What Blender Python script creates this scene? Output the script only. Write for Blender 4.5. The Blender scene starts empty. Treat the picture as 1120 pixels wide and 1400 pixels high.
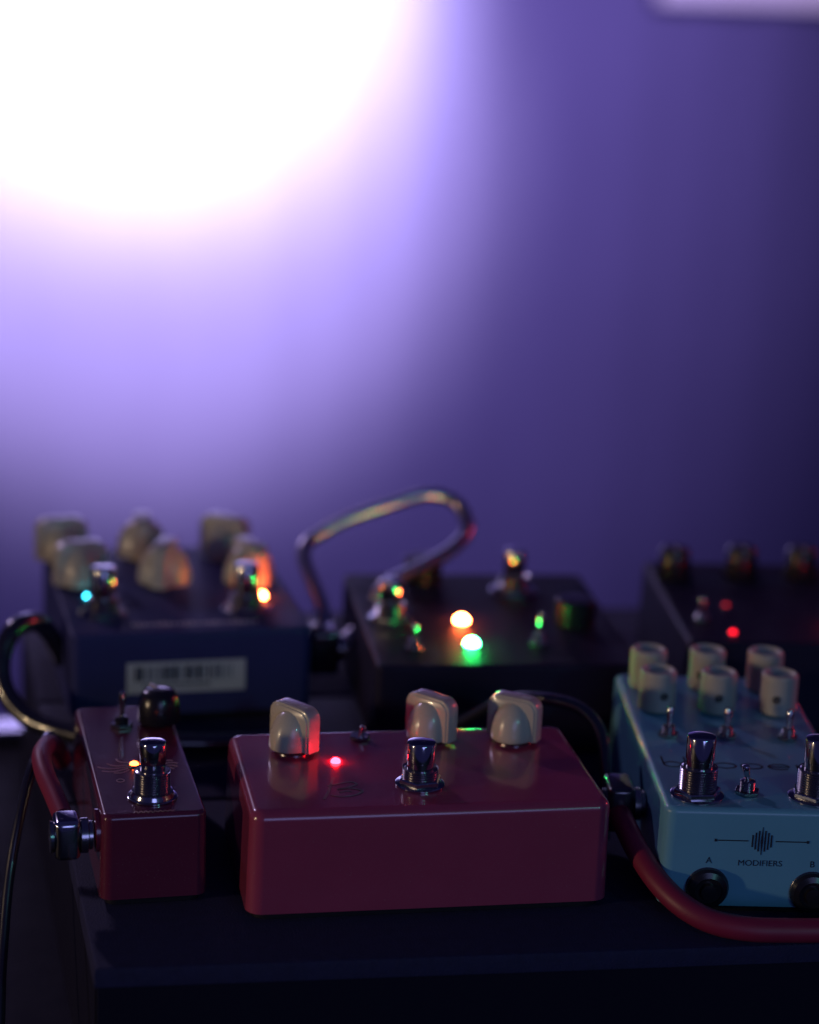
import bpy, bmesh, math, random
from math import sin, cos, pi, radians
from mathutils import Vector, Matrix
random.seed(7)
S = bpy.context.scene
COL = S.collection

# ------------------------------------------------------------------ camera
CAM = Vector((-0.07636, -0.59353, 0.29654))
YAW, PITCH, ROLL = 0.19961, 0.27226, 0.04749
fwd = Vector((sin(YAW) * cos(PITCH), cos(YAW) * cos(PITCH), -sin(PITCH)))
rgt = Vector((cos(YAW), -sin(YAW), 0)); up = rgt.cross(fwd)
r2 = rgt * cos(ROLL) + up * sin(ROLL); u2 = up * cos(ROLL) - rgt * sin(ROLL)
cd = bpy.data.cameras.new('camera'); cam = bpy.data.objects.new('camera', cd); COL.objects.link(cam)
M3 = Matrix((r2, u2, -fwd)).transposed()
cam.matrix_world = Matrix.Translation(CAM) @ M3.to_4x4()
cd.sensor_fit = 'VERTICAL'; cd.sensor_height = 36.0; cd.sensor_width = 28.8
cd.lens = 3000.0 / 1400.0 * 36.0
cd.clip_start = 0.01; cd.clip_end = 50
cd.dof.use_dof = True; cd.dof.focus_distance = 0.672; cd.dof.aperture_fstop = 4.9
S.camera = cam

# ------------------------------------------------------------------ world, exposure
W = bpy.data.worlds.new('World'); S.world = W; W.use_nodes = True
bg = W.node_tree.nodes['Background']
bg.inputs[0].default_value = (0.20, 0.20, 0.95, 1); bg.inputs[1].default_value = 0.055
S.view_settings.view_transform = 'Standard'; S.view_settings.look = 'None'
S.view_settings.exposure = 0; S.view_settings.gamma = 1
S.render.engine = 'CYCLES'
S.cycles.use_denoising = True
S.cycles.denoiser = 'OPENIMAGEDENOISE'; S.cycles.denoising_input_passes = 'RGB_ALBEDO_NORMAL'; S.cycles.denoising_prefilter = 'ACCURATE'
S.cycles.sample_clamp_indirect = 2.0
S.cycles.max_bounces = 8
S.cycles.caustics_reflective = False; S.cycles.caustics_refractive = False

# ------------------------------------------------------------------ lamps
def aim(o, target):
    o.rotation_euler = (Vector(target) - o.location).to_track_quat('-Z', 'Y').to_euler()
def area(name, loc, target, size, power, color, spread=180):
    l = bpy.data.lights.new(name, 'AREA'); l.shape = 'DISK'; l.size = size
    l.energy = power; l.color = color; l.spread = radians(spread)
    o = bpy.data.objects.new(name, l); COL.objects.link(o); o.location = loc; aim(o, target); return o
def spot(name, loc, target, angle, power, color, blend=1.0, radius=0.05):
    l = bpy.data.lights.new(name, 'SPOT'); l.energy = power; l.color = color
    l.spot_size = radians(angle); l.spot_blend = blend; l.shadow_soft_size = radius
    o = bpy.data.objects.new(name, l); COL.objects.link(o); o.location = loc; aim(o, target); return o
spot('lavender_wash_lamp', (0.05, 1.45, 0.55), (0.12, 2.6, 0.06), 49, 265, (0.70, 0.63, 1.0), 0.55, 0.10)
spot('white_wash_lamp', (0.05, 1.45, 0.62), (0.13, 2.6, 0.28), 43, 600, (0.74, 0.75, 1.0), 0.75, 0.10)
spot('violet_wash_lamp', (0.50, 1.1, 0.9), (0.40, 2.6, 0.12), 66, 128, (0.44, 0.35, 1.0), 1.0)
area('front_fill_lamp', (0.25, -1.95, 0.48), (0.06, 0.05, 0.0), 0.8, 0.38, (0.36, 0.40, 1.0), 60)
area('lavender_back_lamp', (-0.80, 1.90, 1.00), (0.06, 0.15, 0.03), 0.10, 0.65, (0.74, 0.58, 1.0), 60)
area('amber_side_lamp', (-1.25, -0.32, 0.20), (0.05, 0.05, 0.03), 0.07, 0.40, (1.0, 0.72, 0.44), 60)
area('cyan_front_lamp', (0.62, -1.35, 0.62), (0.08, 0.05, 0.03), 0.06, 0.10, (0.25, 0.95, 1.0), 60)
area('red_side_lamp', (1.25, 0.35, 0.36), (0.12, 0.05, 0.03), 0.08, 0.16, (1.0, 0.06, 0.08), 60)

# ------------------------------------------------------------------ materials
def mat(name, col, rough=0.5, metal=0.0, coat=0.0, spec=0.5, bump=0.0, bscale=400, rvar=0.0, cvar=0.0, cscale=60, emit=None, estr=0, dust=0.0):
    m = bpy.data.materials.new(name); m.use_nodes = True
    n = m.node_tree.nodes; lk = m.node_tree.links; p = n['Principled BSDF']
    p.inputs['Base Color'].default_value = (*col, 1); p.inputs['Roughness'].default_value = rough
    p.inputs['Metallic'].default_value = metal; p.inputs['Coat Weight'].default_value = coat
    p.inputs['Coat Roughness'].default_value = 0.06; p.inputs['Specular IOR Level'].default_value = spec
    tc = n.new('ShaderNodeTexCoord')
    if cvar or dust:
        nz = n.new('ShaderNodeTexNoise'); nz.inputs['Scale'].default_value = cscale; nz.inputs['Detail'].default_value = 6
        lk.new(tc.outputs['Object'], nz.inputs['Vector'])
        mx = n.new('ShaderNodeMix'); mx.data_type = 'RGBA'
        mx.inputs[6].default_value = (*[c * (1 - cvar) for c in col], 1)
        mx.inputs[7].default_value = (*[min(1, c * (1 + cvar)) for c in col], 1)
        lk.new(nz.outputs['Fac'], mx.inputs[0]); out = mx.outputs[2]
        if dust:
            vz = n.new('ShaderNodeTexNoise'); vz.inputs['Scale'].default_value = 2600; vz.inputs['Detail'].default_value = 1
            lk.new(tc.outputs['Object'], vz.inputs['Vector'])
            rp = n.new('ShaderNodeValToRGB'); rp.color_ramp.elements[0].position = 0.70; rp.color_ramp.elements[1].position = 0.80
            lk.new(vz.outputs['Fac'], rp.inputs[0])
            mu = n.new('ShaderNodeMath'); mu.operation = 'MULTIPLY'; mu.inputs[1].default_value = dust
            lk.new(rp.outputs[0], mu.inputs[0])
            m2 = n.new('ShaderNodeMix'); m2.data_type = 'RGBA'; m2.inputs[7].default_value = (0.32, 0.30, 0.31, 1)
            lk.new(mu.outputs[0], m2.inputs[0]); lk.new(out, m2.inputs[6]); out = m2.outputs[2]
        lk.new(out, p.inputs['Base Color'])
    if rvar:
        nr = n.new('ShaderNodeTexNoise'); nr.inputs['Scale'].default_value = 90; nr.inputs['Detail'].default_value = 5
        lk.new(tc.outputs['Object'], nr.inputs['Vector'])
        mr = n.new('ShaderNodeMapRange'); mr.inputs['To Min'].default_value = max(0, rough - rvar); mr.inputs['To Max'].default_value = rough + rvar
        lk.new(nr.outputs['Fac'], mr.inputs['Value']); lk.new(mr.outputs[0], p.inputs['Roughness'])
    if bump:
        nb = n.new('ShaderNodeTexNoise'); nb.inputs['Scale'].default_value = bscale; nb.inputs['Detail'].default_value = 3
        lk.new(tc.outputs['Object'], nb.inputs['Vector'])
        b = n.new('ShaderNodeBump'); b.inputs['Strength'].default_value = bump; b.inputs['Distance'].default_value = 0.0004
        lk.new(nb.outputs['Fac'], b.inputs['Height']); lk.new(b.outputs[0], p.inputs['Normal'])
    if emit:
        p.inputs['Emission Color'].default_value = (*emit, 1); p.inputs['Emission Strength'].default_value = estr
    return m
M = dict(
    wall=mat('violet_drape', (0.26, 0.225, 0.36), 0.95, spec=0.1, cvar=0.12, cscale=3),
    red=mat('red_gloss_paint', (0.29, 0.042, 0.100), 0.22, coat=0.8, bump=0.05, bscale=260, rvar=0.05, cvar=0.10, dust=0.35),
    maroon=mat('maroon_gloss_paint', (0.11, 0.014, 0.042), 0.24, coat=0.7, bump=0.05, bscale=260, rvar=0.05, cvar=0.12, dust=0.35),
    teal=mat('pale_teal_paint', (0.13, 0.35, 0.50), 0.36, coat=0.25, bump=0.10, bscale=900, rvar=0.06, cvar=0.08, dust=0.2),
    navy=mat('black_paint_haze_tint', (0.036, 0.040, 0.15), 0.55, spec=0.15, bump=0.12, bscale=700, rvar=0.08, cvar=0.15, dust=0.2),  # navy cast of the hazy shadows is mixed into this black
    dark=mat('dark_paint_violet_light', (0.014, 0.012, 0.038), 0.55, spec=0.15, bump=0.12, bscale=700, rvar=0.08, cvar=0.15),  # purple ambient light is tinted into this dark body colour
    board=mat('black_board_felt', (0.011, 0.012, 0.055), 0.75, bump=0.6, bscale=1500, cvar=0.3, cscale=300, spec=0.3, dust=0.1),  # black felt, blued to lift its shadows like haze
    table=mat('black_case_laminate', (0.004, 0.004, 0.018), 0.7, bump=0.1, bscale=500, rvar=0.1, spec=0.15),  # black laminate with a slight blue shadow lift in its colour
    alu=mat('pale_trim', (0.75, 0.72, 0.75), 0.38, metal=0.0, rvar=0.08),
    trim=mat('satin_metal_trim', (0.75, 0.74, 0.76), 0.20, metal=1.0, rvar=0.05),
    chrome=mat('chrome', (0.55, 0.55, 0.57), 0.13, metal=1.0, rvar=0.05),
    steel=mat('nickel_plate', (0.38, 0.37, 0.38), 0.20, metal=1.0, rvar=0.06),
    cream=mat('cream_plastic', (0.52, 0.48, 0.40), 0.28, coat=0.3, cvar=0.05, rvar=0.06),
    ivory=mat('pale_knurled_plastic', (0.42, 0.40, 0.36), 0.45, cvar=0.08, rvar=0.06),
    rubber=mat('black_rubber', (0.012, 0.012, 0.02), 0.24, rvar=0.06, spec=0.9, coat=0.6),
    blackp=mat('black_plastic', (0.012, 0.012, 0.018), 0.25, rvar=0.05),
    sheen=mat('sheen_boost_jacket', (0.50, 0.47, 0.56), 0.30, metal=1.0, rvar=0.06, bump=0.1, bscale=1500),  # pale metal stands in for black rubber to brighten the cable's highlight
    redcab=mat('red_cable_jacket', (0.20, 0.012, 0.048), 0.5, rvar=0.08, cvar=0.1),
    ink=mat('dark_print', (0.012, 0.014, 0.03), 0.5),
    darkink=mat('maroon_print', (0.05, 0.008, 0.015), 0.5),
    whiteink=mat('pale_print', (0.60, 0.58, 0.64), 0.5),
    faintink=mat('faded_print', (0.42, 0.30, 0.34), 0.5),
    paper=mat('label_paper', (0.50, 0.52, 0.55), 0.6, cvar=0.05),
    ledr=mat('led_red', (0.4, 0.02, 0.02), 0.3, emit=(1.0, 0.007, 0.014), estr=75),
    ledo=mat('led_orange_red', (0.4, 0.05, 0.02), 0.3, emit=(1.0, 0.13, 0.02), estr=22),
    ledor=mat('led_amber_red', (0.4, 0.05, 0.02), 0.3, emit=(1.0, 0.13, 0.03), estr=260),
    ledg=mat('led_green', (0.02, 0.4, 0.05), 0.3, emit=(0.03, 1.0, 0.16), estr=280),
    ledrd=mat('led_dim_red', (0.4, 0.02, 0.02), 0.3, emit=(1.0, 0.006, 0.02), estr=4),
    ledc=mat('led_cyan', (0.02, 0.3, 0.4), 0.3, emit=(0.04, 0.60, 0.80), estr=22),
    refl_red=mat('red_light_reflection', (0.4, 0.02, 0.02), 0.3, emit=(1.0, 0.006, 0.02), estr=0.7),  # emission stands for a red light's reflection, not a further lamp
    panel2=mat('lit_diffuser_dim', (0.8, 0.8, 0.8), 0.6, emit=(0.80, 0.56, 0.95), estr=0.40),
)

# ------------------------------------------------------------------ mesh helpers
class MB:
    def __init__(s): s.v = []; s.f = []
    def add(s, vs, fs, mx=None):
        k = len(s.v); s.v += [tuple(mx @ Vector(q)) if mx else tuple(q) for q in vs]; s.f += [tuple(i + k for i in f) for f in fs]; return s
    def loops(s, loops, cap=(True, True), mx=None, closed=True):
        n = len(loops[0]); vs = [q for l in loops for q in l]; fs = []
        for a in range(len(loops) - 1):
            for i in range(n if closed else n - 1):
                j = (i + 1) % n; fs.append((a * n + i, a * n + j, (a + 1) * n + j, (a + 1) * n + i))
        if cap[0]: fs.append(tuple(reversed(range(n))))
        if cap[1]: fs.append(tuple(range((len(loops) - 1) * n, len(loops) * n)))
        return s.add(vs, fs, mx)
    def lathe(s, prof, seg=32, mx=None, cap=(True, True)):
        return s.loops([[(r * cos(2 * pi * i / seg), r * sin(2 * pi * i / seg), z) for i in range(seg)] for r, z in prof], cap, mx)
    def box(s, x0, x1, y0, y1, z0, z1, b=0.0, mx=None):
        return s.rbox(x0, x1, y0, y1, z0, z1, max(b, 1e-5), b, 0, 2 if b else 1, mx)
    def rbox(s, x0, x1, y0, y1, z0, z1, rc, rt, draft=0, k=5, mx=None, rb=0.0):
        def outline(ins, z):
            r = max(rc - ins, rc * 0.35); o = []
            for cx, cy, a0 in ((x1 - ins - r, y1 - ins - r, 0), (x0 + ins + r, y1 - ins - r, 90), (x0 + ins + r, y0 + ins + r, 180), (x1 - ins - r, y0 + ins + r, 270)):
                for i in range(k + 1):
                    a = radians(a0 + 90 * i / k); o.append((cx + r * cos(a), cy + r * sin(a), z))
            return o
        lv = []
        if rb:
            for i in range(k): a = pi / 2 * i / k; lv.append((rb * (1 - sin(a)), z0 + rb * (1 - cos(a))))
            lv.append((0, z0 + rb))
        else: lv.append((0, z0))
        if rt:
            for i in range(k + 1): a = pi / 2 * i / k; lv.append((draft + rt * (1 - cos(a)), z1 - rt + rt * sin(a)))
        else: lv.append((draft, z1))
        return s.loops([outline(i, z) for i, z in lv], mx=mx)
    def prism(s, n, r, z0, z1, b=0.0003, rot=0.0, mx=None):
        f = lambda rr, z: [(rr * cos(2 * pi * i / n + rot), rr * sin(2 * pi * i / n + rot), z) for i in range(n)]
        return s.loops([f(r - b, z0), f(r, z0 + b), f(r, z1 - b), f(r - b, z1)], mx=mx)
    def slab(s, poly, t, b, mx=None):
        cx = sum(p[0] for p in poly) / len(poly); cz = sum(p[1] for p in poly) / len(poly)
        h = max(abs(p[0] - cx) for p in poly); g = lambda sc, y: [(cx + (p[0] - cx) * sc, y, cz + (p[1] - cz) * sc) for p in poly]
        k = 1 - b / h; km = 1 - 0.3 * b / h
        return s.loops([g(k, t), g(km, t - b * .3), g(1, t - b), g(1, -t + b), g(km, -t + b * .3), g(k, -t)], mx=mx)
    def tube(s, pts, r, seg=14, mx=None):
        P = [Vector(p) for p in pts]; rings = []; u = None
        for i, p in enumerate(P):
            t = (P[min(i + 1, len(P) - 1)] - P[max(i - 1, 0)]).normalized()
            if u is None: u = t.orthogonal().normalized()
            u = (u - t * u.dot(t)).normalized(); w = t.cross(u)
            rr = r[i] if isinstance(r, list) else r
            rings.append([tuple(p + (u * cos(2 * pi * a / seg) + w * sin(2 * pi * a / seg)) * rr) for a in range(seg)])
        return s.loops(rings, mx=mx)
    def ribbon(s, pts, w, z=0.0, th=0.00006, mx=None, taper=False):
        L = []
        for i, p in enumerate(pts):
            a = Vector(pts[max(i - 1, 0)]); c = Vector(pts[min(i + 1, len(pts) - 1)]); t = (c - a)
            if t.length < 1e-9: t = Vector((1, 0))
            t.normalize(); nn = Vector((-t.y, t.x)) * w * 0.5 * ((1 - 0.8 * abs(2 * i / (len(pts) - 1) - 1)) if taper else 1)
            q = Vector(p); A = q + nn; B = q - nn
            L.append([(A.x, A.y, z), (B.x, B.y, z), (B.x, B.y, z + th), (A.x, A.y, z + th)])
        return s.loops(L, mx=mx)
    def build(s, name, m, parent=None, loc=(0, 0, 0), rz=0.0, smooth=True, angle=38, wn=False):
        me = bpy.data.meshes.new(name); me.from_pydata(s.v, [], s.f); me.update()
        b = bmesh.new(); b.from_mesh(me); bmesh.ops.recalc_face_normals(b, faces=b.faces); b.to_mesh(me); b.free()
        if smooth:
            me.polygons.foreach_set('use_smooth', [True] * len(me.polygons)); me.set_sharp_from_angle(angle=radians(angle))
        me.materials.append(m)
        o = bpy.data.objects.new(name, me); COL.objects.link(o); o.location = loc; o.rotation_euler = (0, 0, rz)
        if parent: o.parent = parent
        if wn:
            w = o.modifiers.new('weighted', 'WEIGHTED_NORMAL'); w.keep_sharp = True; w.weight = 80
        return o
def tag(o, label, cat=None, group=None, kind=None):
    o['label'] = label
    if cat: o['category'] = cat
    if group: o['group'] = group
    if kind: o['kind'] = kind
    return o
def thing(name, label, cat, loc=(0, 0, 0), rz=0.0, group=None):
    o = bpy.data.objects.new(name, None); COL.objects.link(o); o.location = loc; o.rotation_euler = (0, 0, rz); o.empty_display_size = 0.01
    return tag(o, label, cat, group)
def copy_tree(o, parent, loc, rz):
    c = o.copy(); COL.objects.link(c); c.parent = parent; c.location = loc; c.rotation_euler = (0, 0, rz)
    for ch in o.children:
        d = ch.copy(); COL.objects.link(d); d.parent = c
    return c
def local(root, p):
    q = Vector(p) - root.location; a = -root.rotation_euler.z
    return Vector((q.x * cos(a) - q.y * sin(a), q.x * sin(a) + q.y * cos(a), q.z))
def smooth_path(pts, n=10):
    P = [Vector(p) for p in pts]; P = [P[0] * 2 - P[1]] + P + [P[-1] * 2 - P[-2]]; out = []
    for i in range(1, len(P) - 2):
        for k in range(n):
            t = k / n; a, b, c, d = P[i - 1], P[i], P[i + 1], P[i + 2]
            out.append(0.5 * ((2 * b) + (c - a) * t + (2 * a - 5 * b + 4 * c - d) * t * t + (3 * b - a - 3 * c + d) * t ** 3))
    out.append(P[-2]); return out
mm = 0.001

# ------------------------------------------------------------------ shared parts
def blade_outline(h, w, r, n=7):
    o = [(-w, 0), (w, 0)]
    for i in range(n + 1): a = pi / 2 * i / n; o.append((w - r + r * cos(a), h - r + r * sin(a)))
    for i in range(n + 1): a = pi / 2 + pi / 2 * i / n; o.append((-w + r + r * cos(a), h - r + r * sin(a)))
    return o
def pointer_knob(parent, loc, rz, m, s=1.0, shaft=True):
    """round moulded knob with a thick arched grip fin across it; local x is the fin direction"""
    b = MB(); q = mm * s; SC = Matrix.Diagonal((.93, 1.12, .84, 1))
    b.lathe([(7.2 * q, 0), (7.7 * q, .25 * q), (7.9 * q, .8 * q), (7.85 * q, 3 * q), (7.5 * q, 6 * q), (6.8 * q, 9 * q), (5.7 * q, 11.6 * q), (4.2 * q, 13.6 * q), (2.4 * q, 14.8 * q), (.4 * q, 15.2 * q)], 40, SC)
    k = b.build('knob', m, parent, loc, rz, angle=60)
    f = MB(); f.slab(blade_outline(14.0 * q, 8.7 * q, 3.8 * q), 2.6 * q, .5 * q); f.slab([(x * .91, z * .95) for x, z in blade_outline(14.0 * q, 8.7 * q, 3.9 * q)], 3.1 * q, .4 * q)
    f.build('grip_fin', m, k, angle=50)
    MB().box(2.2 * q, 5.4 * q, -.35 * q, .35 * q, 13.98 * q, 14.06 * q).build('pointer_line', M['paper'], k, smooth=False)  # pale pointer line also stands for the glint on the fin's top
    if shaft:
        g = MB(); g.lathe([(4.2 * q, -1.2 * q), (6.2 * q, -1.2 * q), (6.3 * q, -.6 * q), (3.2 * q, -.55 * q), (3.2 * q, .1 * q)], 24)
        g.build('shaft_nut', M['steel'], k)
    return k
def footswitch(parent, loc, bush=6.5, cap=8.0, rc=4.5, rb=5.9, rn=8.2, hexn=True, m=None, rot=0.3):
    m = m or M['chrome']; z = 0.0
    b = MB(); t = 2.0 + bush
    b.lathe([(rc * .94 * mm, t * mm - .002), (rc * .94 * mm, (t + 2.6) * mm), (rc * 1.0 * mm, (t + 2.9) * mm), (rc * mm, (t + cap - .5) * mm), (rc * .96 * mm, (t + cap - .12) * mm), (rc * .88 * mm, (t + cap) * mm), (rc * .4 * mm, (t + cap + .25) * mm), (.0002, (t + cap + .3) * mm)], 40)
    o = b.build('footswitch', m, parent, loc, angle=40)
    g = MB(); pr = []; h = 0.0
    while h < bush - .01:
        pr += [((rb - .38) * mm, (2 + h) * mm), (rb * mm, (2 + h + .28) * mm), (rb * mm, (2 + h + .46) * mm)]; h += .78
    pr += [((rb - .4) * mm, (2 + bush) * mm), ((rb - .9) * mm, (2.25 + bush) * mm)]
    g.lathe([(rb * .9 * mm, 0)] + pr, 36); g.build('threaded_bushing', M['steel'], o, angle=25)
    n = MB()
    if hexn: n.prism(6, rn * .97 * mm, .7 * mm, 2.5 * mm, .00035, rot)
    else: n.lathe([((rn - .2) * mm, .7 * mm), (rn * .97 * mm, .9 * mm), (rn * .9 * mm, 1.7 * mm), (rb * 1.12 * mm, 2.3 * mm), (rb * 1.0 * mm, 2.5 * mm)], 36)
    n.build('nut', M['chrome'], o, angle=30)
    w = MB(); w.lathe([((rn * 1.04) * mm, 0), ((rn * 1.09) * mm, .15 * mm), ((rn * 1.09) * mm, .5 * mm), ((rn * 1.04) * mm, .68 * mm)], 40); w.build('washer', M['chrome'], o)
    return o
def led(parent, loc, m, r=2.4, bezel=True, h=1.0):
    b = MB(); b.lathe([(r * mm, -.2 * mm), (r * mm, .2 * mm)] + [(r * cos(a) * mm, (.2 + r * h * sin(a)) * mm) for a in (.35, .7, 1.05, 1.35, 1.52)], 20)
    o = b.build('indicator_light', m, parent, loc, angle=80)
    if bezel:
        g = MB(); g.lathe([(r * 1.05 * mm, 0), (r * 1.5 * mm, 0), (r * 1.45 * mm, .5 * mm), (r * 1.06 * mm, .6 * mm)], 24, cap=(False, False)); g.build('bezel', M['steel'], o)
    return o
def toggle(parent, loc, lean=(0.15, 0.1), h=9.0, rb=2.4, bush=4.5, m=None):
    b = MB(); pr = [(rb * .9 * mm, 0)]; q = 0.0
    while q < bush: pr += [((rb - .22) * mm, q * mm), (rb * mm, (q + .2) * mm), (rb * mm, (q + .3) * mm)]; q += .55
    pr += [((rb - .5) * mm, (bush + .2) * mm), (.0006, (bush + .3) * mm)]
    b.lathe(pr, 20); o = b.build('toggle_switch', m or M['steel'], parent, loc, angle=25)
    l = MB(); p0 = Vector((0, 0, bush * mm)); p1 = p0 + Vector((lean[0], lean[1], 1)).normalized() * h * mm
    l.tube([p0.lerp(p1, t) for t in (0, .3, .6, .85, .95, 1)], [.75 * mm, .9 * mm, 1.15 * mm, 1.3 * mm, 1.1 * mm, .5 * mm], 14); l.build('lever', M['chrome'], o)
    n = MB(); n.prism(6, rb * 1.7 * mm, .1 * mm, 1.3 * mm, .0002, .2); n.build('nut', M['steel'], o, angle=30)
    return o
def text(parent, s, size, mx, m, name='lettering', align='CENTER'):
    c = bpy.data.curves.new('tmp', 'FONT'); c.body = s; c.size = size; c.align_x = align; c.align_y = 'CENTER'; c.extrude = 0.00003; c.resolution_u = 4
    t = bpy.data.objects.new('tmp', c); COL.objects.link(t); bpy.context.view_layer.update()
    me = bpy.data.meshes.new_from_object(t.evaluated_get(bpy.context.evaluated_depsgraph_get())); bpy.data.objects.remove(t); bpy.data.curves.remove(c)
    me.name = name; me.transform(mx); me.materials.clear(); me.materials.append(m)
    o = bpy.data.objects.new(name, me); COL.objects.link(o); o.parent = parent; return o
def enclosure(root, w, d, h, m, rc=4.5, rt=2.2, draft=1.0, feet=True):
    b = MB(); b.rbox(0, w, 0, d, .0028, h, rc * mm, rt * mm, draft * mm, 6); o = b.build('body', m, root, wn=True, angle=60)
    g = MB(); g.rbox(.0018, w - .0018, .0018, d - .0018, .0004, .0027, rc * mm, .0003, 0, 5); g.build('base_plate', M['blackp'], root, wn=True)
    return o
def plug(parent, loc, rz, m_body, length=14.0, wid=10.5, ht=14.0):
    """right angle jack plug; +x points into the socket"""
    o = MB().rbox(-wid * mm, 0, -length * .45 * mm, length * .55 * mm, -ht * .5 * mm, ht * .5 * mm, 2.2 * mm, 1.6 * mm, 0, 4, rb=1.6 * mm).build('plug_body', m_body, parent, loc, rz, angle=50)
    R = Matrix.Rotation(pi / 2, 4, 'Y')
    MB().lathe([(4.6 * mm, -.2 * mm), (5.4 * mm, .2 * mm), (5.4 * mm, 2.2 * mm), (4.4 * mm, 2.6 * mm), (4.4 * mm, 3.6 * mm)], 28, R).build('collar', M['steel'], o)
    MB().lathe([(5.0 * mm, -1.0 * mm), (4.8 * mm, 0), (4.4 * mm, .3 * mm)], 28, Matrix.Translation((-wid * mm, 0, 0)) @ R).build('end_cap', M['steel'], o)
    return o

# ------------------------------------------------------------------ setting: wall, table
w = MB(); fold = []
nx = 160
for i in range(nx + 1):
    x = -2.2 + 5.2 * i / nx; y = 2.62 + 0.004 * sin(i * 1.9) + 0.003 * sin(i * 0.77 + 1)
    fold.append([(x, y, -1.6), (x, y, 2.4), (x, y + .02, 2.4), (x, y + .02, -1.6)])
w.loops(fold); o = w.build('wall', M['wall'], angle=80); tag(o, 'purple lit drape hanging behind the pedals', kind='structure')
t = MB(); t.rbox(-0.75, 0.85, -0.30, 0.300, -0.085, -0.060, .004, .002, 0, 3)
o = t.build('tabletop', M['table'], wn=True); tag(o, 'black case top under the pedalboard', kind='structure')
MB().loops([[(x, .3005, -.085), (x, .3005, -.0555), (x, .3013, -.0545), (x, .3185, -.0557), (x, .3195, -.0570), (x, .3195, -.085)] for x in (-.75, .85)]).build('edge_trim', M['trim'], o, smooth=False)

pn = thing('stage_light', 'dim pinkish stage light bar on the purple drape beside the white glow', 'stage light', (0.90, 2.612, 0.160))
MB().rbox(0, .75, 0, .03, 0, .12, .01, .004, 0, 3).build('housing', M['blackp'], pn)
MB().rbox(.012, .738, -.008, -.001, .010, .11, .006, .003, 0, 3).build('diffuser', M['panel2'], pn)

# ------------------------------------------------------------------ pedalboard
pb = thing('pedalboard', 'black pedalboard with felt covered rails carrying all the pedals', 'pedalboard', (0, 0, -0.06))
def edge_x(y): return -0.046 - 0.05 * (y + .024)
def rail(y0, y1, zt=.06, zb=.054):
    q = MB(); e = .0012
    def ol(i, z): return [(edge_x(y0) + i, y0 + i - .0, z), (.46 - i, y0 - .012 * (y0 < 0) + i, z), (.46 - i, y1 - i, z), (edge_x(y1) + i, y1 - i, z)]
    q.loops([ol(0, zb), ol(0, zt - e), ol(e * .3, zt - e * .3), ol(e, zt)]); return q.build('rail', M['board'], pb, angle=30)
rail(-.024, .094); rail(.096, .190); rail(.192, .292)
q = MB(); q.loops([[(edge_x(-.024) + .001, -.023, 0), (.459, -.035, 0), (.459, -.029, 0), (edge_x(-.024) + .001, -.017, 0)], [(edge_x(-.024) + .001, -.023, .0538), (.459, -.035, .0538), (.459, -.029, .0538), (edge_x(-.024) + .001, -.017, .0538)]]); q.build('front_panel', M['table'], pb, smooth=False)
q = MB(); xa, xb = edge_x(-.016) + .001, edge_x(.29) + .001
q.loops([[(xa, -.0165, z), (xa + .006, -.0165, z), (xb + .006, .29, z), (xb, .29, z)] for z in (0, .0538)]); q.build('side_panel', M['table'], pb, smooth=False)
q = MB(); q.box(.452, .459, -.028, .29, 0, .0538); q.build('side_panel', M['table'], pb, smooth=False)

# ------------------------------------------------------------------ wide red pedal
W_, D_, H_ = .112, .0665, .0352
rp = thing('effects_pedal', 'wide glossy red pedal with three cream knobs and a lit red light', 'guitar pedal', (0, 0, 0))
enclosure(rp, W_, D_, H_, M['red'], 5.0, 3.0, 0.6)
for (x, y, a) in ((.0202, .0505, -52), (.0655, .0560, -48), (.0925, .0535, -36)):
    pointer_knob(rp, (x, y, H_ + .0012), radians(a), M['cream'])
footswitch(rp, (.0548, .0190, H_), bush=3.2, cap=8.8, rc=4.5, rb=5.6, rn=7.0, hexn=True, rot=.2)
led(rp, (.0317, .0385, H_), M['ledr'], 1.6, False, .8)
toggle(rp, (.0425, .0575, H_), (0.4, 0.1), 3.5, 2.0, 1.0, M['blackp'])
def spl(pts, n=8): return [(p.x, p.y) for p in smooth_path([(a, b, 0) for a, b in pts], n)]
q = MB()
q.ribbon(spl([(.0236, .0095), (.0258, .0150), (.0280, .0225), (.0292, .0262)]), .0009, H_ + .00004)
q.ribbon(spl([(.0262, .0195), (.0300, .0212), (.0340, .0222), (.0352, .0200), (.0318, .0178), (.0290, .0168), (.0330, .0172), (.0362, .0150), (.0335, .0120), (.0290, .0112), (.0262, .0125)]), .0009, H_ + .00004)
q.ribbon(spl([(.0292, .0142), (.0312, .0152), (.0330, .0146)]), .0007, H_ + .00004)
q.build('printed_emblem', M['darkink'], rp, smooth=False)

# ------------------------------------------------------------------ maroon mini pedal
H2 = .0298
mp = thing('effects_pedal', 'narrow maroon mini pedal with a black knob and lit orange light', 'guitar pedal', (-.0425, .0138, 0), .049)
enclosure(mp, .0325, .093, H2, M['maroon'], 3.6, 1.6, 0.5)
p = local(mp, (-.0262, .0285, H2)); footswitch(mp, p, bush=6.6, cap=9.4, rc=4.05, rb=5.6, rn=7.0, hexn=False)
p = local(mp, (-.0300, .0535, H2)); led(mp, p, M['ledo'], 1.5, True, .8)
k = MB(); k.lathe([(6.6 * mm, 0), (7.2 * mm, .6 * mm), (6.9 * mm, 6 * mm), (6.2 * mm, 9 * mm), (5.2 * mm, 10.4 * mm), (3.0 * mm, 11.0 * mm), (.3 * mm, 11.1 * mm)], 36)
p = local(mp, (-.0195, .0900, H2 + .0008)); kn = k.build('knob', M['blackp'], mp, p, .4, angle=60)
MB().box(-.0006, .0006, .001, .0058, .0109, .0113).build('pointer_line', M['whiteink'], kn, smooth=False)
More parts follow.
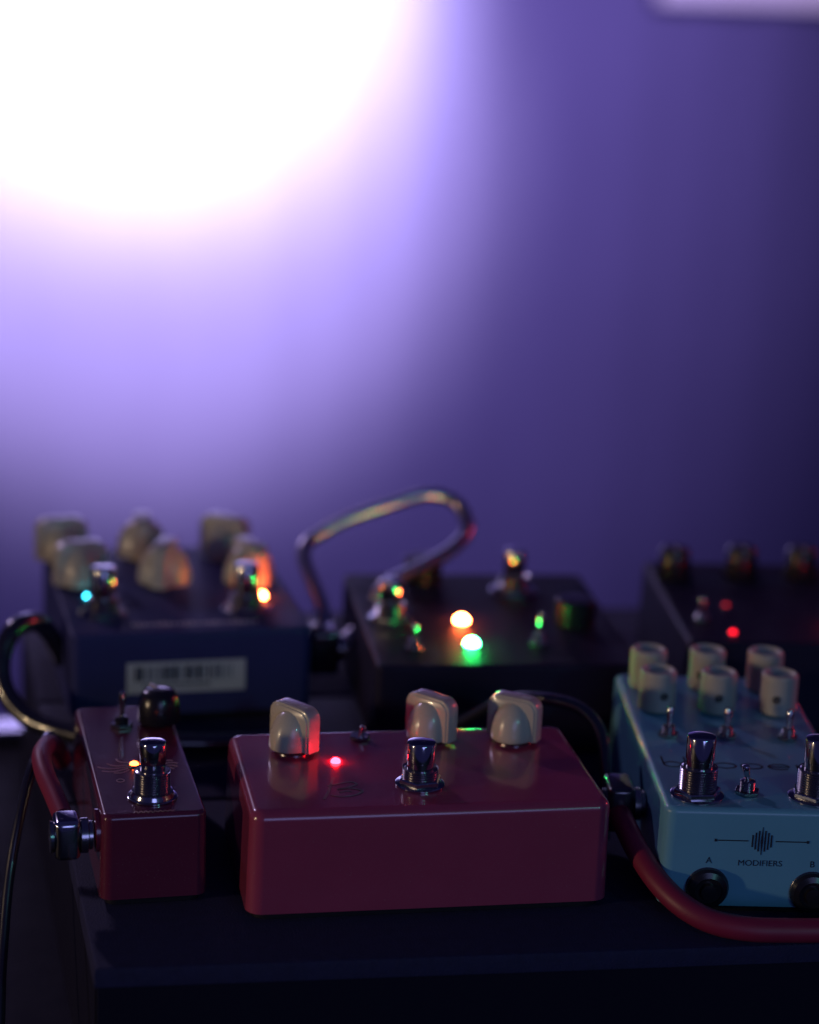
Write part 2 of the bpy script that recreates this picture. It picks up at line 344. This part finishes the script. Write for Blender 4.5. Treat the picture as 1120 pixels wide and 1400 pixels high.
p = local(mp, (-.0318, .0880, H2)); o = toggle(mp, p, (0.02, -.02), 9.5, 2.3, 3.0, M['blackp'])
fc = local(mp, (-.0270, .0520, H2)); q = MB()
for i, (a, l0, l1) in enumerate(((158, 5.5, 12), (172, 5, 14.5), (186, 5, 13.5), (199, 5, 10.5), (22, 5, 10.5), (8, 5, 11), (-6, 5, 10.5), (-18, 5, 9.5), (135, 6, 11), (48, 6, 10.5))):
    a = radians(a); pts = [(fc.x + (l0 + (l1 - l0) * t) * mm * cos(a + .16 * sin(t * 3)), fc.y + (l0 + (l1 - l0) * t) * mm * sin(a + .16 * sin(t * 3))) for t in [j / 8 for j in range(9)]]
    pts = [(min(max(u, .0012), .0313), v) for u, v in pts]
    q.ribbon(pts, .0005, H2 + .00004)
q.ribbon([(fc.x - .0085 + .0012 * cos(2 * pi * j / 14), fc.y - .0100 + .0012 * sin(2 * pi * j / 14)) for j in range(15)], .0004, H2 + .00004)
tp = local(mp, (-.0262, .0172, H2))
q.ribbon([(tp.x - .006 + .012 * j / 36, tp.y + .0007 * sin(j * 1.45) * (1 - j / 60)) for j in range(37)], .0004, H2 + .00004)
q.build('printed_rays', M['faintink'], mp, smooth=False)['kind'] = 'stuff'
plug_at = local(mp, (-.0478, .0235, .0215))
sk = MB(); sk.lathe([(6.6 * mm, 0), (6.6 * mm, 1.2 * mm), (5.4 * mm, 1.5 * mm)], 28, Matrix.Rotation(-pi / 2, 4, 'Y')); sk.build('jack_socket', M['maroon'], mp, (0.0004, plug_at.y, plug_at.z))

# ------------------------------------------------------------------ pale teal pedal
H3 = .0348
tw = .0615
tp_ = thing('effects_pedal', 'pale teal pedal with six knurled knobs and black wave emblem', 'guitar pedal', (.1266, -.0040, 0), -.145)
enclosure(tp_, tw, .120, H3, M['teal'], 3.6, 2.0, 0)
fs = footswitch(tp_, (.0112, .0105, H3), bush=7.4, cap=10.2, rc=4.5, rb=5.8, rn=7.6, rot=.1); copy_tree(fs, tp_, (.0480, .0110, H3), .25)
tg = toggle(tp_, (.0272, .0130, H3), (-.25, -.1), 5.5, 2.4, 4.2)
for x in (.0100, .0292, .0498): toggle(tp_, (x, .0600, H3), (.05, .15), 6.5, 2.1, 3.6)
def knurled(parent, loc, rz):
    b = MB(); seg, L = 56, []
    for j in range(15):
        z = (.8 + j * .88) * mm; L.append([((6.15 + (.16 if (i + j) % 2 else -.16)) * mm * cos(2 * pi * i / seg), (6.15 + (.16 if (i + j) % 2 else -.16)) * mm * sin(2 * pi * i / seg), z) for i in range(seg)])
    def c(r, z): return [(r * mm * cos(2 * pi * i / seg), r * mm * sin(2 * pi * i / seg), z * mm) for i in range(seg)]
    b.loops([c(5.7, 0), c(6.1, .4)] + L + [c(6.05, 13.5), c(5.75, 13.9), c(5.2, 13.95), c(4.7, 13.2), c(3.4, 12.5), c(1.5, 12.2), c(.2, 12.1)])
    k = b.build('knob', M['ivory'], parent, loc, rz, angle=35)
    h = MB(); h.lathe([(1.3 * mm, -.3 * mm), (1.3 * mm, .35 * mm), (.9 * mm, .36 * mm), (.8 * mm, .0), (.1 * mm, -.02 * mm)], 16, Matrix.Translation((0, -6.2 * mm, 6.2 * mm)) @ Matrix.Rotation(pi / 2, 4, 'X')); h.build('set_screw', M['blackp'], k)
    return k
k0 = knurled(tp_, (.0095, .0845, H3 + .0005), .25)
for (x, y, a) in ((.0303, .0845, -.1), (.0512, .0845, -.3), (.0095, .1060, -.1), (.0303, .1070, -.5), (.0508, .1070, .1)):
    copy_tree(k0, tp_, (x, y, H3 + .0005), a)
# lettering on the top: wide thin letters
def ell(cx, cy, rx, ry, a0=0, a1=360, n=20): return [(cx + rx * cos(radians(a0 + (a1 - a0) * j / n)), cy + ry * sin(radians(a0 + (a1 - a0) * j / n))) for j in range(n + 1)]
q = MB(); zt = H3 + .00004; by = .0350; lw = .0006
x = .0075
q.ribbon([(x - .0028, by + .0065), (x - .0028, by)], lw, zt); q.ribbon(ell(x, by, .0028, .0021), lw, zt)
q.ribbon([(x + .0045, by + .0065), (x + .0045, by - .0021)], lw, zt)
for cx in (.0165, .0245, .0330): q.ribbon(ell(cx, by, .0034, .0021), lw, zt)
q.ribbon([(.0296, by), (.0296, by - .0055)], lw, zt)
q.ribbon(ell(.0418, by, .0034, .0021, 0, 320), lw, zt); q.ribbon([(.0384, by), (.0452, by)], lw, zt)
q.ribbon([(.0478, by + .0021), (.0478, by - .0021)], lw, zt); q.ribbon(ell(.0505, by - .0002, .0027, .0021, 180, 60), lw, zt)
q.build('printed_lettering', M['ink'], tp_, smooth=False)
# front face print and momentary controls: front plane tilts by the draft, print hugs y just proud of it
FX = Matrix.Translation((0, -.00012, 0)) @ Matrix.Rotation(pi / 2, 4, 'X')
def front(u, v): return Matrix.Translation((u, -.00008, v)) @ Matrix.Rotation(pi / 2, 4, 'X')
text(tp_, 'MODIFIERS', .0027, front(.0303, .0172) @ Matrix.Scale(1.05, 4, (1, 0, 0)), M['ink'])
text(tp_, 'A', .0029, front(.0145, .0178), M['ink']); text(tp_, 'B', .0029, front(.0465, .0172), M['ink'])
q = MB(); cx, cz = .0303, .0246
for i, hh in enumerate((2.0, 2.8, 3.4, 4.6, 3.4, 2.8, 2.0)): q.ribbon([(cx + (i - 3) * .00096, cz - hh * mm), (cx + (i - 3) * .00096, cz), (cx + (i - 3) * .00096, cz + hh * mm)], .0005 if i != 3 else .0008, 0, .00006, front(0, 0), taper=(i == 3))
for sg in (-1, 1):
    q.ribbon([(cx + sg * .0042, cz), (cx + sg * .0142, cz)], .00036, 0, .00006, front(0, 0)); q.ribbon([(cx + sg * (.0142 - .0004), cz), (cx + sg * (.0142 + .0004), cz)], .0009, 0, .00007, front(0, 0))
q.build('printed_wave_emblem', M['ink'], tp_, smooth=False)
for u, v in ((.0146, .0088), (.0470, .0082)):
    R = Matrix.Rotation(pi / 2, 4, 'X')
    kk = MB().lathe([(6.4 * mm, 0), (6.6 * mm, .5 * mm), (6.6 * mm, 1.4 * mm), (5.9 * mm, 2.6 * mm), (4.3 * mm, 3.3 * mm), (4.1 * mm, 2.9 * mm), (2.6 * mm, 2.8 * mm), (2.4 * mm, 4.2 * mm), (.2 * mm, 4.4 * mm)], 40, R).build('side_button', M['blackp'], tp_, (u, 0.0002, v), angle=30)
    MB().lathe([(6.75 * mm, 0), (6.75 * mm, .35 * mm), (6.3 * mm, .9 * mm)], 40, R, cap=(False, False)).build('bezel', M['steel'], kk)

# ------------------------------------------------------------------ black pedal with barcode sticker
H4 = .0345
bp = thing('effects_pedal', 'black pedal with six cream knobs and a barcode sticker on its front', 'guitar pedal', (-.0455, .1655, 0), .065)
bw = .0895
enclosure(bp, bw, .108, H4, M['navy'], 3.5, 1.6, 0)
for (X, Y, a) in ((-.0455, .2600, 5), (-.0130, .2625, 82), (.0205, .2615, -40), (-.0395, .2270, 12), (-.0070, .2260, 70), (.0262, .2255, -70)):
    pointer_knob(bp, local(bp, (X, Y, H4 + .001)), radians(a), M['cream'], 1.18, False)
fs = footswitch(bp, local(bp, (-.0325, .1905, H4)), bush=4.5, cap=11.5, rc=4.6, rb=6.0, rn=8.4, rot=.2)
copy_tree(fs, bp, local(bp, (.0213, .1925, H4)), .5)
q = MB(); l0 = local(bp, (-.0225, .1770, 0)); l1 = local(bp, (.0240, .1790, 0)); n = 150
q.ribbon([(l0.x + (l1.x - l0.x) * j / n + .0009 * cos(j * .9), l0.y + (l1.y - l0.y) * j / n + .0016 * sin(j * .9 + .4 * sin(j * .13)) * (1.0 + .5 * sin(j * .21))) for j in range(n + 1)], .0008, H4 + .00004)
q.build('printed_script', M['whiteink'], bp, smooth=False)
led(bp, local(bp, (-.0375, .2110, H4)), M['ledc'], 0.8, False); led(bp, local(bp, (.0292, .2085, H4)), M['ledor'], 1.6, False)
s = MB(); s.box(.0205, .0645, -.00012, -.00004, .0112, .0232); st = s.build('sticker', M['paper'], bp, smooth=False); st['label'] = 'white barcode sticker'
q = MB(); x = .0235
while x < .0605:
    bwid = random.choice((.0004, .0006, .0011, .0015)); q.box(x, x + bwid, -.00020, -.00013, .0160, .0216); x += bwid + random.choice((.0005, .0008, .0014))
x = .0265
while x < .0520: q.box(x, x + .0009, -.00020, -.00013, .0135, .0148); x += .0015
q.build('barcode', M['ink'], st, smooth=False)

# ------------------------------------------------------------------ dark pedal with two bright lights
H5 = .0340
dp = thing('effects_pedal', 'dark pedal with glowing red and green lights beside chrome switches', 'guitar pedal', (.0600, .1280, 0), -.05)
enclosure(dp, .0985, .112, H5, M['dark'], 3.5, 1.8, 0.6)
footswitch(dp, local(dp, (.1300, .2120, H5)), bush=4.0, cap=11.0, rc=4.2, rb=5.8, rn=8.6, rot=.1)
footswitch(dp, local(dp, (.0745, .1800, H5)), bush=4.0, cap=9.5, rc=4.2, rb=5.6, rn=7.6, rot=.4)
led(dp, local(dp, (.1013, .1755, H5)), M['ledor'], 2.7); led(dp, local(dp, (.0995, .1490, H5)), M['ledg'], 2.6)
toggle(dp, local(dp, (.0770, .1450, H5)), (0, .1), 6.0, 2.2, 4.0); toggle(dp, local(dp, (.1245, .1480, H5)), (.1, 0), 8.0, 2.2, 4.5)
k = MB(); k.lathe([(7.6 * mm, 0), (7.6 * mm, 9 * mm), (6.8 * mm, 10 * mm), (.3 * mm, 10.2 * mm)], 30)
k.build('knob', M['blackp'], dp, local(dp, (.0960, .2260, H5 + .0005))); k.build('knob', M['blackp'], dp, local(dp, (.1440, .1700, H5 + .0005)))

# ------------------------------------------------------------------ dark pedal at the right rear
H6 = .0360
gp = thing('effects_pedal', 'shadowed black pedal with a row of glossy black knobs and red light', 'guitar pedal', (.1800, .1420, 0), -.12)
enclosure(gp, .120, .104, H6, M['dark'], 3.5, 1.8, 0.6)
for (X, Y) in ((.1985, .2200), (.2270, .2200), (.2520, .2180)):
    k = MB(); k.lathe([(7.0 * mm, 0), (7.2 * mm, .6 * mm), (6.2 * mm, 8 * mm), (5.9 * mm, 11.5 * mm), (5.0 * mm, 12.6 * mm), (.3 * mm, 12.8 * mm)], 30); kk = k.build('knob', M['blackp'], gp, local(gp, (X, Y, H6 + .0005)))
    MB().box(-.0005, .0005, -.0058, .0, .0127, .0130).build('pointer_line', M['whiteink'], kk, smooth=False)
led(gp, local(gp, (.2455, .1580, H6)), M['ledr'], 2.4, True, 1.2); led(gp, local(gp, (.2003, .1505, H6)), M['ledrd'], 1.4, True); led(gp, local(gp, (.2085, .1830, H6)), M['refl_red'], 1.2, True)  # first light added out of view for the teal edge; last mimics a reflection
toggle(gp, local(gp, (.1930, .1660, H6)), (0, .1), 5.5, 2.2, 3.6)

# ------------------------------------------------------------------ cables and plugs
def cable(name, label, pts, r, m, n=10):
    o = MB().tube(smooth_path(pts, n), r, 16).build(name, m, angle=80); return tag(o, label, 'cable')
jp = thing('jack_plug', 'chrome right angle plug in the side of the maroon pedal', 'jack plug', (-.0482, .0225, .0205), .049)
plug(jp, (0, 0, 0), 0, M['chrome'], 11.0, 8.0, 12.5)
cable('patch_cable', 'short red cable rising from the chrome plug', [(-.0530, .0300, .0235), (-.0553, .0400, .0262), (-.0580, .0520, .0290), (-.0585, .0640, .0300), (-.0560, .0800, .0270), (-.0530, .1000, .0180), (-.0500, .1200, .0050)], .0031, M['redcab'])
cable('thin_cable', 'thin black cable trailing down beside the pedalboard corner', [(-.0500, .1150, .0120), (-.0555, .0900, .0260), (-.0610, .0700, .0240), (-.0650, .0600, .0130), (-.0690, .0500, -.0060), (-.0715, .0350, -.0280), (-.0740, .0100, -.0520), (-.0850, -.0300, -.0580), (-.1050, -.0700, -.0582)], .0017, M['rubber'])
cable('looped_cable', 'thick black cable looping out of the barcode pedal side', [(-.0470, .1950, .0150), (-.0520, .1900, .0270), (-.0580, .1820, .0345), (-.0655, .1740, .0345), (-.0700, .1680, .0260), (-.0690, .1620, .0160), (-.0610, .1540, .0080), (-.0480, .1440, .0060), (-.0300, .1360, .0055), (.0100, .1320, .0050), (.0400, .1380, .0050)], .0036, M['rubber'])
cable('coiled_cable', 'glossy black cable raised in a ring beside the glowing lights', [(.0560, .1900, .0150), (.0530, .2080, .0300), (.0490, .2350, .0440), (.0580, .2420, .0505), (.0690, .2430, .0560), (.0860, .2440, .0615), (.1010, .2450, .0650), (.1120, .2420, .0620), (.1150, .2330, .0545), (.1085, .2250, .0490), (.0960, .2180, .0440), (.0840, .2120, .0405), (.0760, .2080, .0370), (.0700, .2060, .0250), (.0560, .2040, .0120)], .0028, M['sheen'])
jp = thing('jack_plug', 'black right angle plug between the barcode pedal and ringed cable', 'jack plug', (.0560, .1880, .0200), .0)
plug(jp, (0, 0, 0), 0, M['rubber'], 15.0, 11.0, 17.0)
jp = thing('jack_plug', 'black right angle plug in the side of the teal pedal', 'jack plug', (.1305, .0330, .0200), -.135)
plug(jp, (-.0025, 0, 0), 0, M['rubber'], 15.0, 9.0, 15.0)
cable('patch_cable', 'thick dark red cable curving past the teal pedal front', [(.1225, .0300, .0190), (.1222, .0180, .0175), (.1228, .0080, .0150), (.1255, -.0050, .0110), (.1305, -.0150, .0075), (.1380, -.0215, .0050), (.1480, -.0258, .0042), (.1600, -.0275, .0040), (.1760, -.0285, .0040), (.2000, -.0270, .0040), (.2300, -.0200, .0040)], .0037, M['redcab'])
cable('patch_cable', 'black cable arching behind the cream knobs into the gap', [(.0850, .1050, .0200), (.0980, .0900, .0345), (.1090, .0780, .0395), (.1190, .0700, .0390), (.1240, .0620, .0340), (.1245, .0540, .0240), (.1235, .0470, .0120), (.1220, .0420, .0040)], .0021, M['rubber'])
